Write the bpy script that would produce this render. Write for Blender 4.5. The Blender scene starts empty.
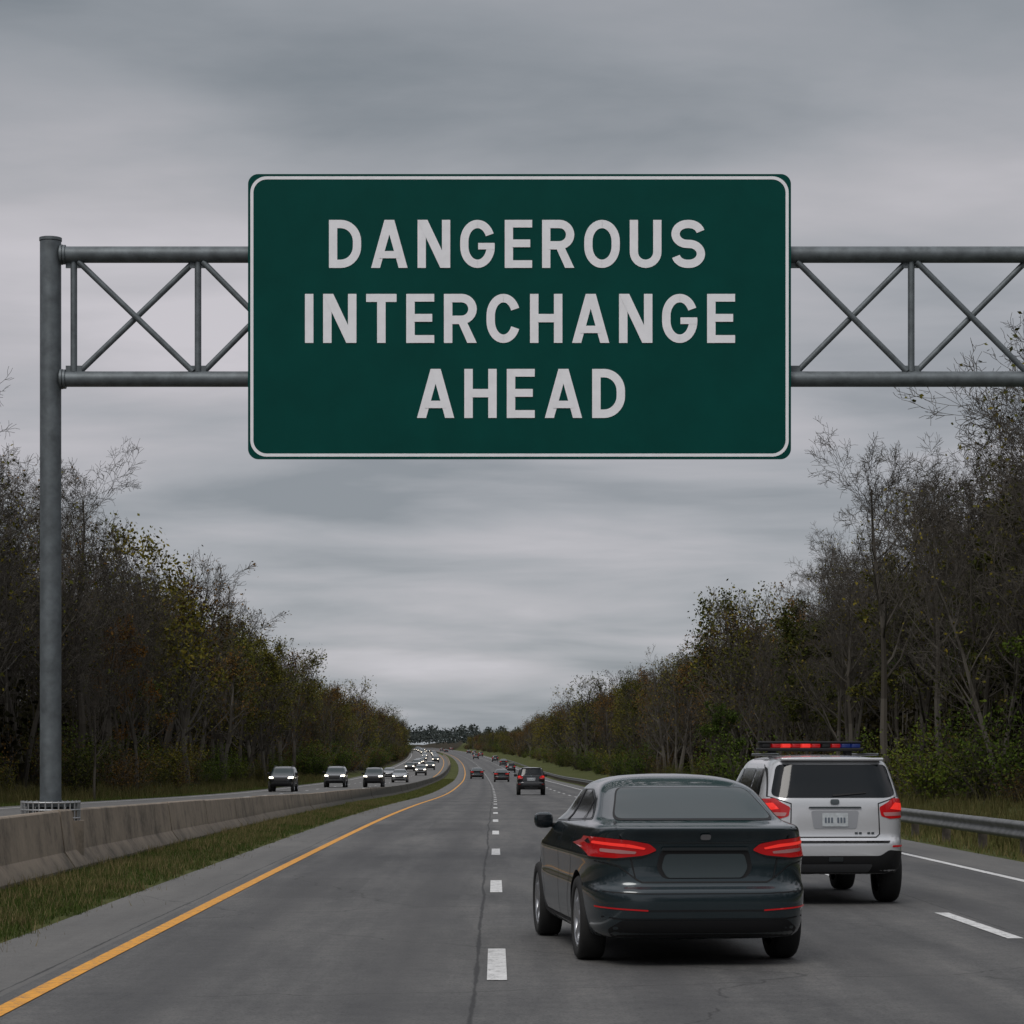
import bpy, math, random
import numpy as np
from mathutils import Vector, Matrix
from mathutils.bvhtree import BVHTree
from mathutils.geometry import delaunay_2d_cdt
random.seed(7)
scene=bpy.context.scene
COL=scene.collection
scene.view_settings.view_transform='Standard'
scene.view_settings.look='None'
scene.view_settings.exposure=0
FPX=2500.0; CH=1.65; HY=758.0; VX=495.0

# ------------------------------------------------------------------ helpers
def interp(x,xs,ys): return float(np.interp(x,xs,ys))
ZD=([-60,50,90,120,160,190,320,420,500,700,1000,1400,1800,2300,3000],
    [0,0,-.15,-.42,-.75,-.9,-1.2,-.95,-.5,.9,3.2,6.2,9,14,16])
def _smooth_tab():
    d=np.arange(-60,3000,5.0); z=np.interp(d,*ZD)
    k=np.ones(11)/11; zp=np.pad(z,5,mode='edge'); z=np.convolve(zp,k,'valid'); return d,z
ZT=_smooth_tab()
def gz(d): return float(np.interp(d,*ZT))
def gcx(d): return -2.0e-5*max(0,d-120)**2 if d<1500 else -2.0e-5*1380**2-(d-1500)*0.05
def mk_mesh(name,V,F,mats=(),smooth=False,midx=None):
    me=bpy.data.meshes.new(name)
    V=np.asarray(V,dtype=np.float32)
    if isinstance(F,np.ndarray):
        M,k=F.shape
        me.vertices.add(len(V)); me.vertices.foreach_set('co',V.ravel())
        me.loops.add(M*k); me.loops.foreach_set('vertex_index',F.ravel().astype(np.int32))
        me.polygons.add(M)
        me.polygons.foreach_set('loop_start',np.arange(0,M*k,k,dtype=np.int32))
        me.polygons.foreach_set('loop_total',np.full(M,k,dtype=np.int32))
    else:
        me.from_pydata([tuple(map(float,v)) for v in V],[],F)
    for m in mats: me.materials.append(m)
    if midx is not None: me.polygons.foreach_set('material_index',np.asarray(midx,dtype=np.int32))
    me.polygons.foreach_set('use_smooth',np.full(len(me.polygons),bool(smooth)))
    me.update(calc_edges=True); me.validate()
    return me
def add_obj(name,me,parent=None,loc=(0,0,0),rot=(0,0,0),scale=(1,1,1)):
    o=bpy.data.objects.new(name,me); COL.objects.link(o)
    o.location=loc; o.rotation_euler=rot; o.scale=scale
    if parent: o.parent=parent
    return o
def empty(name,loc=(0,0,0),rot=(0,0,0)):
    o=bpy.data.objects.new(name,None); COL.objects.link(o); o.location=loc; o.rotation_euler=rot
    o.empty_display_size=.3
    return o
class NT:
    def __init__(s,mat):
        mat.use_nodes=True; s.t=mat.node_tree; s.n=s.t.nodes; s.l=s.t.links
        s.b=s.n.get('Principled BSDF')
    def node(s,typ,**kw):
        n=s.n.new(typ)
        for k,v in kw.items(): setattr(n,k,v)
        return n
    def math(s,op,a,b=None,clamp=False):
        n=s.n.new('ShaderNodeMath'); n.operation=op; n.use_clamp=clamp
        for i,v in enumerate((a,b)):
            if v is None: continue
            if hasattr(v,'is_linked'): s.l.new(v,n.inputs[i])
            else: n.inputs[i].default_value=v
        return n.outputs[0]
    def mix(s,f,a,b,blend='MIX'):
        n=s.n.new('ShaderNodeMix'); n.data_type='RGBA'; n.blend_type=blend
        for i,v in ((0,f),(6,a),(7,b)):
            if hasattr(v,'is_linked'): s.l.new(v,n.inputs[i])
            else: n.inputs[i].default_value=v if i==0 else (*v[:3],1)
        return n.outputs[2]
    def noise(s,vec,scale,detail=4,rough=.55,dist=0):
        n=s.n.new('ShaderNodeTexNoise'); n.inputs['Scale'].default_value=scale
        n.inputs['Detail'].default_value=detail; n.inputs['Roughness'].default_value=rough; n.inputs['Distortion'].default_value=dist
        if vec is not None: s.l.new(vec,n.inputs['Vector'])
        return n.outputs['Fac']
    def ramp(s,f,stops):
        n=s.n.new('ShaderNodeValToRGB'); e=n.color_ramp.elements
        while len(e)<len(stops): e.new(.5)
        for el,(p,c) in zip(e,stops):
            el.position=p; el.color=(*c,1) if len(c)==3 else c
        s.l.new(f,n.inputs[0]); return n.outputs[0]
def mat(name,col,rough=.5,metal=0,noise=0,nscale=8,emis=None,estr=0,coat=0,spec=.5,bump=0,bscale=60):
    m=bpy.data.materials.new(name); t=NT(m); b=t.b
    b.inputs['Base Color'].default_value=(*col,1); b.inputs['Roughness'].default_value=rough
    b.inputs['Metallic'].default_value=metal; b.inputs['Coat Weight'].default_value=coat
    b.inputs['Specular IOR Level'].default_value=spec
    if emis: b.inputs['Emission Color'].default_value=(*emis,1); b.inputs['Emission Strength'].default_value=estr
    if noise or bump: tc=t.node('ShaderNodeTexCoord').outputs['Object']
    if noise:
        f=t.noise(tc,nscale,5,.6)
        c=t.ramp(f,[(.3,tuple(x*(1-noise) for x in col)),(.7,tuple(min(1,x*(1+noise)) for x in col))])
        t.l.new(c,b.inputs['Base Color'])
    if bump:
        bn=t.node('ShaderNodeBump'); bn.inputs['Strength'].default_value=bump; bn.inputs['Distance'].default_value=.01
        t.l.new(t.noise(tc,bscale,3),bn.inputs['Height']); t.l.new(bn.outputs[0],b.inputs['Normal'])
    return m

# ------------------------------------------------------------------ world
w=bpy.data.worlds.new("World"); scene.world=w; w.use_nodes=True
t=NT(w); 
for n in list(t.n): t.n.remove(n)
out=t.node('ShaderNodeOutputWorld'); bg=t.node('ShaderNodeBackground')
sky=t.node('ShaderNodeTexSky'); sky.sky_type='NISHITA'; sky.sun_disc=False
SE=math.radians(48); SR=math.radians(200)
sky.sun_elevation=SE; sky.sun_rotation=SR
tc=t.node('ShaderNodeTexCoord').outputs['Generated']
sx=t.node('ShaderNodeSeparateXYZ'); t.l.new(tc,sx.inputs[0])
z=t.math('MAXIMUM',sx.outputs[2],0.0)
zz=t.math('ADD',z,.14)
cx=t.math('DIVIDE',sx.outputs[0],zz); cy=t.math('DIVIDE',sx.outputs[1],zz)
def comb(a,b_):
    n=t.node('ShaderNodeCombineXYZ'); t.l.new(a,n.inputs[0]); t.l.new(b_,n.inputs[1]); return n.outputs[0]
v1=comb(t.math('MULTIPLY',cx,.8),t.math('MULTIPLY',cy,1.2))
v2=comb(t.math('ADD',cx,9.1),t.math('MULTIPLY',cy,1.0))
n1=t.noise(v1,1.8,6,.50,.3); n2=t.noise(v2,.8,2,.45,.3)
f=t.math('ADD',t.math('MULTIPLY',n1,.5),t.math('MULTIPLY',n2,.5))
cl=t.ramp(f,[(.37,(.222,.242,.262)),(.46,(.322,.334,.354)),(.54,(.404,.401,.421)),(.63,(.50,.487,.512))])
gain=t.ramp(z,[(0,(.49,.505,.52)),(.04,(.51,.515,.525)),(.14,(.53,.52,.525)),(.22,(.51,.505,.505)),(.285,(.40,.412,.42)),(.5,(.72,.72,.72)),(.85,(1,1,1))])
cl2=t.mix(1.0,cl,gain,'MULTIPLY')
cl3=t.mix(1.0,cl2,(2.26,2.25,2.25),'MULTIPLY')
nz=t.mix(1.0,sky.outputs[0],(.09,.09,.09),'MULTIPLY')
fin=t.mix(.94,nz,cl3)
t.l.new(fin,bg.inputs[0]); bg.inputs[1].default_value=1.0
t.l.new(bg.outputs[0],out.inputs[0])
sl=bpy.data.lights.new("sun",'SUN'); sl.energy=1.35; sl.angle=math.radians(25); sl.color=(1,.96,.91)
so=bpy.data.objects.new("sun",sl); COL.objects.link(so)
az=SR
sd=Vector((math.sin(az)*math.cos(SE),math.cos(az)*math.cos(SE),math.sin(SE)))
so.rotation_euler=sd.to_track_quat('Z','Y').to_euler(); so.location=(0,-20,40)

# ------------------------------------------------------------------ materials
M={}
M['steel']=mat('galvanised_steel',(.125,.142,.152),.55,.45,.3,5,bump=.1)
M['green']=mat('sign_green',(.0010,.054,.045),.6,0,.10,1.2,spec=.08)
M['white_sign']=mat('sign_white',(.83,.83,.86),.6,0,.05,5,spec=.2)
M['alum']=mat('aluminium',(.35,.36,.37),.5,.6)
M['railm']=mat('guard_rail_steel',(.17,.175,.175),.6,.4,.3,3)
M['black']=mat('black_plastic',(.010,.010,.011),.6,spec=.3)
M['glass']=mat('tinted_glass',(.010,.024,.026),.07,0,spec=.38)
M['glass2']=mat('privacy_glass',(.006,.008,.010),.08,0,spec=.35)
M['chrome']=mat('chrome',(.5,.5,.52),.2,1)
M['dchrome']=mat('window_trim',(.08,.09,.095),.3,.8)
M['red']=mat('tail_lens',(.24,.004,.006),.2,0,emis=(1,.01,.012),estr=.12,coat=.4)
M['redlit']=mat('tail_lamp_lit',(.5,.02,.02),.2,0,emis=(1,.045,.03),estr=.5)
M['clear']=mat('clear_lens',(.42,.20,.20),.2,0,coat=.5)
M['bluelit']=mat('blue_beacon',(.012,.02,.07),.2,0,emis=(.05,.15,1),estr=.04)
M['head']=mat('headlamp_lit',(.9,.9,.85),.2,0,emis=(1,.93,.8),estr=5)
M['headfar']=mat('headlamp_far',(.9,.9,.85),.2,0,emis=(1,.9,.72),estr=5)
M['tire']=mat('tyre_rubber',(.012,.012,.012),.8,bump=.2)
M['rim']=mat('alloy_rim',(.42,.43,.45),.3,.8)
M['plate']=mat('licence_plate',(.42,.45,.47),.5,0,.15,30)
M['platedark']=mat('blank_plate',(.036,.049,.054),.4,0)
def paint(name):
    m=bpy.data.materials.new(name); t=NT(m); b=t.b
    oi=t.node('ShaderNodeObjectInfo')
    tc=t.node('ShaderNodeTexCoord').outputs['Object']
    sx=t.node('ShaderNodeSeparateXYZ'); t.l.new(tc,sx.inputs[0])
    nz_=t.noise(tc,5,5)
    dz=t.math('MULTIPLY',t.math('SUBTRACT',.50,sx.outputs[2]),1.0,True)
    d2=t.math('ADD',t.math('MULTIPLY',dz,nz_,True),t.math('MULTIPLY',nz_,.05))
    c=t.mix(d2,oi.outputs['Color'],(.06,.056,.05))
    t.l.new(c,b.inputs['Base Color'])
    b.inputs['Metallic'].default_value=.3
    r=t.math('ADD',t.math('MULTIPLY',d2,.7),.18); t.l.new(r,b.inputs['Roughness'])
    b.inputs['Coat Weight'].default_value=.7; b.inputs['Coat Roughness'].default_value=.04
    return m
M['paint']=paint('car_paint')

def concrete(name,col):
    m=bpy.data.materials.new(name); t=NT(m); b=t.b
    tc=t.node('ShaderNodeTexCoord').outputs['Object']
    sx=t.node('ShaderNodeSeparateXYZ'); t.l.new(tc,sx.inputs[0])
    a=t.noise(tc,1.2,6,.65); bb=t.noise(tc,14,4,.6)
    mp=t.node('ShaderNodeMapping'); mp.inputs['Scale'].default_value=(6,3.0,.35); t.l.new(tc,mp.inputs[0])
    st=t.noise(mp.outputs[0],1.0,4,.6)
    f=t.math('ADD',t.math('MULTIPLY',a,.5),t.math('ADD',t.math('MULTIPLY',bb,.2),t.math('MULTIPLY',st,.3)))
    c=t.ramp(f,[(.38,tuple(x*.42 for x in col)),(.5,col),(.64,tuple(x*1.35 for x in col))])
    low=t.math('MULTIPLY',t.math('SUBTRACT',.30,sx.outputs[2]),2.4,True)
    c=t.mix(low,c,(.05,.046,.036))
    t.l.new(c,b.inputs['Base Color']); b.inputs['Roughness'].default_value=.9
    bn=t.node('ShaderNodeBump'); bn.inputs['Strength'].default_value=.3; bn.inputs['Distance'].default_value=.01
    t.l.new(bb,bn.inputs['Height']); t.l.new(bn.outputs[0],b.inputs['Normal'])
    return m
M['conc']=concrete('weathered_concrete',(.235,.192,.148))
def asphalt():
    m=bpy.data.materials.new('asphalt'); t=NT(m); b=t.b
    uv=t.node('ShaderNodeUVMap').outputs[0]
    s=t.node('ShaderNodeSeparateXYZ'); t.l.new(uv,s.inputs[0]); u,v=s.outputs[0],s.outputs[1]
    mp=t.node('ShaderNodeMapping'); mp.inputs['Scale'].default_value=(1,.07,1); t.l.new(uv,mp.inputs[0])
    streak=t.noise(mp.outputs[0],2.0,4,.65)
    big=t.noise(uv,.14,3,.65,.5); grain=t.noise(uv,38,2,.75); mid=t.noise(uv,5,4,.7)
    f=t.math('ADD',t.math('MULTIPLY',streak,.4),t.math('ADD',t.math('MULTIPLY',big,.35),t.math('MULTIPLY',mid,.25)))
    c=t.ramp(f,[(.39,(.072,.072,.073)),(.5,(.112,.111,.109)),(.61,(.162,.158,.151))])
    g=t.ramp(grain,[(.3,(.25,)*3),(.46,(.8,)*3),(.7,(1.0,)*3)])
    c=t.mix(.85,c,g,'MULTIPLY')
    def band(c0,wd):
        d=t.math('ABSOLUTE',t.math('SUBTRACT',u,c0)); return t.math('SUBTRACT',1,t.math('DIVIDE',d,wd),True)
    tr=None
    for c0 in (-2.4,-.75,1.3,3.1,5.2,6.6):
        x=band(c0,.5); tr=x if tr is None else t.math('ADD',tr,x,True)
    c=t.mix(t.math('MULTIPLY',t.math('MULTIPLY',tr,t.math('ADD',streak,.15)),.75),c,(.050,.050,.052))
    sh=t.math('ADD',t.math('LESS_THAN',u,-3.42),t.math('GREATER_THAN',u,7.3),True)
    c=t.mix(t.math('MULTIPLY',sh,.4),c,(.155,.15,.14))
    def rect(u0,u1,v0,v1):
        a=t.math('MULTIPLY',t.math('GREATER_THAN',u,u0),t.math('LESS_THAN',u,u1)); b_=t.math('MULTIPLY',t.math('GREATER_THAN',v,v0),t.math('LESS_THAN',v,v1)); return t.math('MULTIPLY',a,b_)
    pt=None
    for r_ in ((-3.1,-1.7,29.5,34.5),(-1.6,-.3,58,66),(5.3,6.7,47,60)):
        x=rect(*r_); pt=x if pt is None else t.math('ADD',pt,x,True)
    c=t.mix(t.math('MULTIPLY',pt,.25),c,(.045,.045,.047))
    def n1d(scale,det):
        wob=t.node('ShaderNodeTexNoise'); wob.noise_dimensions='1D'; wob.inputs['Scale'].default_value=scale; wob.inputs['Detail'].default_value=det
        t.l.new(v,wob.inputs['W']); return t.math('SUBTRACT',wob.outputs['Fac'],.5)
    wo=t.math('ADD',t.math('MULTIPLY',n1d(.12,2),.14),t.math('MULTIPLY',n1d(3.0,2),.02))
    thk=t.math('ADD',t.math('MULTIPLY',n1d(.7,2),2.0),1.2)
    ck=None
    for c0,wd in ((-.15,.014),(4.93,.007),(-3.5,.009)):
        d=t.math('ABSOLUTE',t.math('SUBTRACT',t.math('ADD',u,wo),c0))
        x=t.math('SUBTRACT',t.math('ADD',thk,.4),t.math('DIVIDE',d,wd),True)
        ck=x if ck is None else t.math('MAXIMUM',ck,x)
    # irregular hairline cracks
    dis=t.node('ShaderNodeTexNoise'); dis.inputs['Scale'].default_value=1.1; dis.inputs['Detail'].default_value=4; t.l.new(uv,dis.inputs['Vector'])
    mv=t.node('ShaderNodeMixRGB'); mv.blend_type='ADD'; mv.inputs[0].default_value=.9; t.l.new(uv,mv.inputs[1]); t.l.new(dis.outputs['Color'],mv.inputs[2])
    vo=t.node('ShaderNodeTexVoronoi'); vo.voronoi_dimensions='2D'; vo.feature='DISTANCE_TO_EDGE'; vo.inputs['Scale'].default_value=.16; t.l.new(mv.outputs[0],vo.inputs['Vector'])
    x=t.math('SUBTRACT',1,t.math('DIVIDE',vo.outputs['Distance'],.0040),True)
    x=t.math('MULTIPLY',x,t.math('GREATER_THAN',big,.46))
    ck=t.math('MAXIMUM',t.math('MULTIPLY',ck,.8),t.math('MULTIPLY',x,.7))
    c=t.mix(ck,c,(.022,.022,.023))
    t.l.new(c,b.inputs['Base Color']); b.inputs['Roughness'].default_value=.75
    b.inputs['Specular IOR Level'].default_value=.3
    bn=t.node('ShaderNodeBump'); bn.inputs['Strength'].default_value=.7; bn.inputs['Distance'].default_value=.01
    t.l.new(grain,bn.inputs['Height']); t.l.new(bn.outputs[0],b.inputs['Normal'])
    return m
M['asphalt']=asphalt()
def roadpaint(name,col):
    m=bpy.data.materials.new(name); t=NT(m); b=t.b
    tc=t.node('ShaderNodeTexCoord').outputs['Object']
    f=t.math('ADD',t.math('MULTIPLY',t.noise(tc,9,6,.7),.6),t.math('MULTIPLY',t.noise(tc,60,3,.7),.4))
    c=t.ramp(f,[(.38,(.12,.12,.12)),(.46,tuple(x*.75 for x in col)),(.6,col)])
    t.l.new(c,b.inputs['Base Color']); b.inputs['Roughness'].default_value=.7
    return m
M['wline']=roadpaint('white_road_paint',(.70,.70,.69)); M['yline']=roadpaint('yellow_road_paint',(.76,.34,.03))
def ground():
    m=bpy.data.materials.new('grass_ground'); t=NT(m); b=t.b
    tc=t.node('ShaderNodeTexCoord').outputs['Object']
    a=t.noise(tc,.25,4,.65); c2=t.noise(tc,3,5,.7)
    f=t.math('ADD',t.math('MULTIPLY',a,.5),t.math('MULTIPLY',c2,.5))
    c=t.ramp(f,[(.34,(.030,.034,.012)),(.47,(.056,.066,.020)),(.58,(.085,.090,.032)),(.68,(.125,.100,.050))])
    s=t.node('ShaderNodeSeparateXYZ'); t.l.new(tc,s.inputs[0])
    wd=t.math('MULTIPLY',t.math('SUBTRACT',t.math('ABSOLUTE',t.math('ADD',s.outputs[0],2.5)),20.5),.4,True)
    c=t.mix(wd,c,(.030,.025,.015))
    t.l.new(c,b.inputs['Base Color']); b.inputs['Roughness'].default_value=1; b.inputs['Specular IOR Level'].default_value=.1
    bn=t.node('ShaderNodeBump'); bn.inputs['Strength'].default_value=.8; bn.inputs['Distance'].default_value=.08
    t.l.new(c2,bn.inputs['Height']); t.l.new(bn.outputs[0],b.inputs['Normal'])
    return m
M['ground']=ground()
def leafmat(name,stops):
    m=bpy.data.materials.new(name); t=NT(m)
    t.n.remove(t.b); df=t.node('ShaderNodeBsdfDiffuse'); t.l.new(df.outputs[0],t.n['Material Output'].inputs[0])
    g=t.node('ShaderNodeNewGeometry'); oi=t.node('ShaderNodeObjectInfo')
    f=t.math('ADD',t.math('MULTIPLY',g.outputs['Random Per Island'],.45),t.math('MULTIPLY',oi.outputs['Random'],.55))
    c=t.ramp(f,stops); t.l.new(c,df.inputs['Color'])
    return m
M['bark']=leafmat('bark',[(.1,(.038,.034,.029)),(.5,(.068,.061,.052)),(.9,(.118,.108,.094))])
M['leaf_brown']=leafmat('leaves_brown',[(.1,(.050,.032,.013)),(.5,(.100,.060,.020)),(.9,(.16,.088,.024))])
M['leaf_orange']=leafmat('leaves_orange',[(.1,(.070,.036,.011)),(.5,(.125,.062,.014)),(.9,(.19,.100,.022))])
M['leaf_olive']=leafmat('leaves_olive',[(.1,(.028,.036,.010)),(.5,(.074,.076,.018)),(.9,(.17,.135,.024))])
M['leaf_green']=leafmat('leaves_green',[(.1,(.024,.040,.009)),(.5,(.058,.088,.016)),(.9,(.120,.140,.024))])
M['leaf_dark']=leafmat('leaves_understory',[(.1,(.014,.014,.008)),(.5,(.030,.028,.014)),(.9,(.052,.044,.020))])
M['haze_leaf']=leafmat('far_leaves_haze_tint',[(.1,(.034,.045,.045)),(.5,(.050,.060,.058)),(.9,(.072,.078,.068))])  # leaf colours shifted blue-grey, painting in the haze of distance
M['blade']=leafmat('grass_blades',[(.1,(.030,.046,.011)),(.4,(.055,.078,.020)),(.65,(.085,.100,.032)),(.9,(.16,.135,.060))])
M['dry']=leafmat('dry_grass_blades',[(.1,(.040,.045,.016)),(.4,(.080,.078,.030)),(.65,(.125,.105,.048)),(.9,(.19,.15,.08))])

# ------------------------------------------------------------------ ground & roads
ST=np.concatenate([np.arange(-140,300,4),np.arange(300,1000,14),np.arange(1000,3000,50)]).astype(float)
def ribbon(name,xs,zs,d0,d1,material,uv=False,lift=0,parent=None):
    dd=ST[(ST>d0)&(ST<d1)]; dd=np.concatenate([[d0],dd,[d1]])
    V=[];UV=[]
    for d in dd:
        c=gcx(d); g=gz(d)
        for x,zv in zip(xs,zs): V.append((x+c,d,g+zv+lift)); UV.append((x,d))
    n=len(xs); F=[]
    for i in range(len(dd)-1):
        for j in range(n-1):
            a=i*n+j; F.append((a,a+1,a+n+1,a+n))
    F=np.array(F); me=mk_mesh(name,V,F,[material],True)
    if uv:
        l=me.uv_layers.new(name='UVMap'); U=np.array(UV,dtype=np.float32)[F.ravel()]; l.data.foreach_set('uv',U.ravel())
    return add_obj(name,me,parent)
gxs=[-900,-200,-90,-60,-40,-30,-24,-21,-19.1,-18.9,-6.7,-6.6,-6.05,-5.2,-4.45,-4.3,8.35,8.5,9.4,12,15,18,24,35,60,90,200,900]
gzs=[14,9,6.5,4.6,2.6,1.2,.35,-.15,-.02,-.05,-.05,.0,.03,.05,.01,-.05,-.05,-.01,-.06,-.35,-.45,-.1,.9,3.0,5,7,9,14]
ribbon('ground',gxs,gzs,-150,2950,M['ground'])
ribbon('highway_road',list(np.linspace(-4.4,8.42,10)),[0]*10,-145,1800,M['asphalt'],True,.0)
ribbon('oncoming_road',list(np.linspace(-19,-6.62,10)),[0]*10,-145,1800,M['asphalt'],True,.0)
mk=empty('road_markings')
def line(name,x,wd,d0,d1,m): return ribbon(name,[x-wd/2,x+wd/2],[0,0],d0,d1,m,lift=.006,parent=mk)
line('edge_line_yellow',-3.22,.14,-140,1700,M['yline'])
line('edge_line_white',7.1,.13,-140,1700,M['wline'])
line('edge_line_opposite_white',-17.9,.14,-140,1700,M['wline'])
line('edge_line_opposite_yellow',-7.7,.14,-140,1700,M['yline'])
def dashes(name,x,start,length,period=12.15,wd=.15):
    V=[];F=[]
    d=start-period*12
    while d<1300:
        for a,b_ in ((d,d+length/2),(d+length/2,d+length)):
            k=len(V)
            for dd in (a,b_):
                c=gcx(dd); g=gz(dd)+.006
                V+= [(x+c-wd/2,dd,g),(x+c+wd/2,dd,g)]
            F.append((k,k+1,k+3,k+2))
        d+=period
    add_obj(name,mk_mesh(name,V,F,[M['wline']]),mk)
dashes('lane_dashes',0.015,18.52,3.05,wd=.15)
dashes('lane_dashes_right',4.75,22.8,3.8)
dashes('lane_dashes_opposite',-11.2,20,3.15); dashes('lane_dashes_opposite_2',-14.6,24,3.15)

# concrete barrier
prof=[(-6.05,-.03),(-6.05,.08),(-6.20,.30),(-6.27,.88),(-6.29,.90),(-6.41,.90),(-6.43,.88),(-6.50,.30),(-6.65,.08),(-6.65,-.03)]
def bscale(d): return interp(d,[36,55,85],[1,.86,.66])
V=[];F=[]
d=-90.0
while d<900:
    L=6.0; g0=.022
    k=len(V); jit=random.uniform(-.015,.015); jz=random.uniform(-.010,.010)
    for dd in (d+g0,d+L-g0):
        for (x,zv) in prof: V.append((x+gcx(dd)+jit,dd,gz(dd)+zv*(bscale(dd) if zv>0 else 1)+(jz if zv>.2 else 0)))
    n=len(prof)
    for j in range(n-1): F.append((k+j,k+n+j,k+n+j+1,k+j+1))
    F.append(tuple(k+j for j in range(n))); F.append(tuple(k+n+j for j in reversed(range(n))))
    d+=L
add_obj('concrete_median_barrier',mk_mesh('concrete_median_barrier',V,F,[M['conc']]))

# guard rail
gr=empty('guard_rail',(0,0,0))
pr=[(0,.0),(-.06,.04),(-.07,.08),(-.02,.13),(-.01,.16),(-.02,.19),(-.07,.24),(-.06,.28),(0,.32)]
V=[];F=[]; dd=np.concatenate([np.arange(-80,120,4),np.arange(120,700,12)])
for d in dd:
    for x,zv in pr: V.append((9.15+x+gcx(d),d,gz(d)+.25+zv))
n=len(pr)
for i in range(len(dd)-1):
    for j in range(n-1): a=i*n+j; F.append((a,a+n,a+n+1,a+1))
add_obj('rail_beam',mk_mesh('rail_beam',V,F,[M['railm']],True),gr)
def boxv(x0,x1,y0,y1,z0,z1,V,F):
    k=len(V)
    V+= [(x0,y0,z0),(x1,y0,z0),(x1,y1,z0),(x0,y1,z0),(x0,y0,z1),(x1,y0,z1),(x1,y1,z1),(x0,y1,z1)]
    F+= [(k,k+3,k+2,k+1),(k+4,k+5,k+6,k+7),(k,k+1,k+5,k+4),(k+1,k+2,k+6,k+5),(k+2,k+3,k+7,k+6),(k+3,k,k+4,k+7)]
V=[];F=[]
for d in np.arange(-78,400,3.8):
    c=gcx(d);g=gz(d); boxv(9.17+c,9.32+c,d-.07,d+.07,g-.2,g+.56,V,F)
add_obj('rail_posts',mk_mesh('rail_posts',V,F,[mat('weathered_post',(.10,.085,.07),.9,0,.3)]),gr)

# ------------------------------------------------------------------ gantry + sign
GD=37.0; K=GD/FPX
def PX(x): return (x-VX)*K
def PZ(y): return CH+(HY-y)*K
def tube(p0,p1,r,n=20,V=None,F=None):
    p0=Vector(p0);p1=Vector(p1); a=(p1-p0).normalized()
    u=a.cross(Vector((0,0,1)) if abs(a.z)<.9 else Vector((1,0,0))).normalized(); v=a.cross(u)
    k=len(V)
    for p in (p0,p1):
        for i in range(n):
            th=2*math.pi*i/n; V.append(tuple(p+u*math.cos(th)*r+v*math.sin(th)*r))
    for i in range(n): j=(i+1)%n; F.append((k+i,k+j,k+n+j,k+n+i))
    F.append(tuple(k+i for i in reversed(range(n)))); F.append(tuple(k+n+i for i in range(n)))
def tube_obj(name,segs,m,parent):
    V=[];F=[]
    for p0,p1,r in segs: tube(p0,p1,r,24,V,F)
    me=mk_mesh(name,V,F,[m],True); me.set_sharp_from_angle(angle=math.radians(40))
    return add_obj(name,me,parent)
ga=empty('overhead_sign_gantry',(0,0,0))
YG=GD+.25
pxl=PX(47.6); pxr=12.0
zt=PZ(251.3); zb=PZ(376.6); 
tube_obj('post_left',[((pxl,YG,PZ(800)),(pxl,YG,PZ(238)),.158),((pxl,YG,PZ(237.5)),(pxl,YG,PZ(234.5)),.168)],M['steel'],ga)
tube_obj('post_right',[((pxr,YG,-.3),(pxr,YG,PZ(240)),.158)],M['steel'],ga)
tube_obj('chord_top',[((pxl+.15,YG,zt),(pxr-.15,YG,zt),.122)],M['steel'],ga)
tube_obj('chord_bottom',[((pxl+.15,YG,zb),(pxr-.15,YG,zb),.116)],M['steel'],ga)
fl=[]
for zc in (zt,zb):
    fl+= [((pxl+.145,YG,zc),(pxl+.18,YG,zc),.15),((pxl+.19,YG,zc),(pxl+.225,YG,zc),.145)]
tube_obj('flanges',fl,M['steel'],ga)
seg=[]; vx=[71,196,316,436,556,676,794,914,1034,1154,1274]
zi0=zt-.11; zi1=zb+.11
for x in vx: 
    if PX(x)<pxr-.3 and not 760<x<830: seg.append(((PX(x),YG,zi0),(PX(x),YG,zi1),.05))
for a,b_ in zip(vx[:-1],vx[1:]):
    if PX(b_)>pxr: break
    seg.append(((PX(a+5),YG-.03,zi0),(PX(b_-5),YG-.03,zi1),.044)); seg.append(((PX(a+5),YG+.04,zi1),(PX(b_-5),YG+.04,zi0),.044))
tube_obj('truss_web',seg,M['steel'],ga)
V=[];F=[]
for x in vx:
    X=PX(x)
    if X>pxr-.3: break
    for zc,s in ((zi0,-1),(zi1,1)):
        z0,z1=sorted((zc+.02*(-s),zc+s*.09)); boxv(X-.12,X+.12,YG-.012,YG+.012,z0,z1,V,F)
add_obj('gusset_plates',mk_mesh('gusset_plates',V,F,[M['steel']]),ga)
V=[];F=[]
tube((pxl,YG,-.4),(pxl,YG,.72),.50,24,V,F)
add_obj('pedestal',mk_mesh('pedestal',V,F,[M['conc']]),ga)
seg=[]
for i in range(28):
    th=2*math.pi*i/28; x=pxl+.43*math.cos(th); y=YG+.43*math.sin(th)
    seg.append(((x,y,.72),(x,y,PZ(801)),.012))
for zc in (.76,.88,.99):
    for i in range(28):
        a=2*math.pi*i/28; b_=2*math.pi*(i+1)/28
        seg.append(((pxl+.43*math.cos(a),YG+.43*math.sin(a),zc),(pxl+.43*math.cos(b_),YG+.43*math.sin(b_),zc),.014))
V=[];F=[]
for p0,p1,r in seg: tube(p0,p1,r,6,V,F)
add_obj('base_cage',mk_mesh('base_cage',V,F,[M['alum']]),ga)
V=[];F=[]
tube((pxl,YG,.72),(pxl,YG,.78),.40,24,V,F); tube((pxl,YG,.93),(pxl,YG,.985),.40,24,V,F)
for i in range(8):
    th=2*math.pi*i/8; tube((pxl+.32*math.cos(th),YG+.32*math.sin(th),.78),(pxl+.32*math.cos(th),YG+.32*math.sin(th),.93),.035,8,V,F)
tube((pxl,YG,.78),(pxl,YG,PZ(798)),.16,24,V,F)
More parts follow.
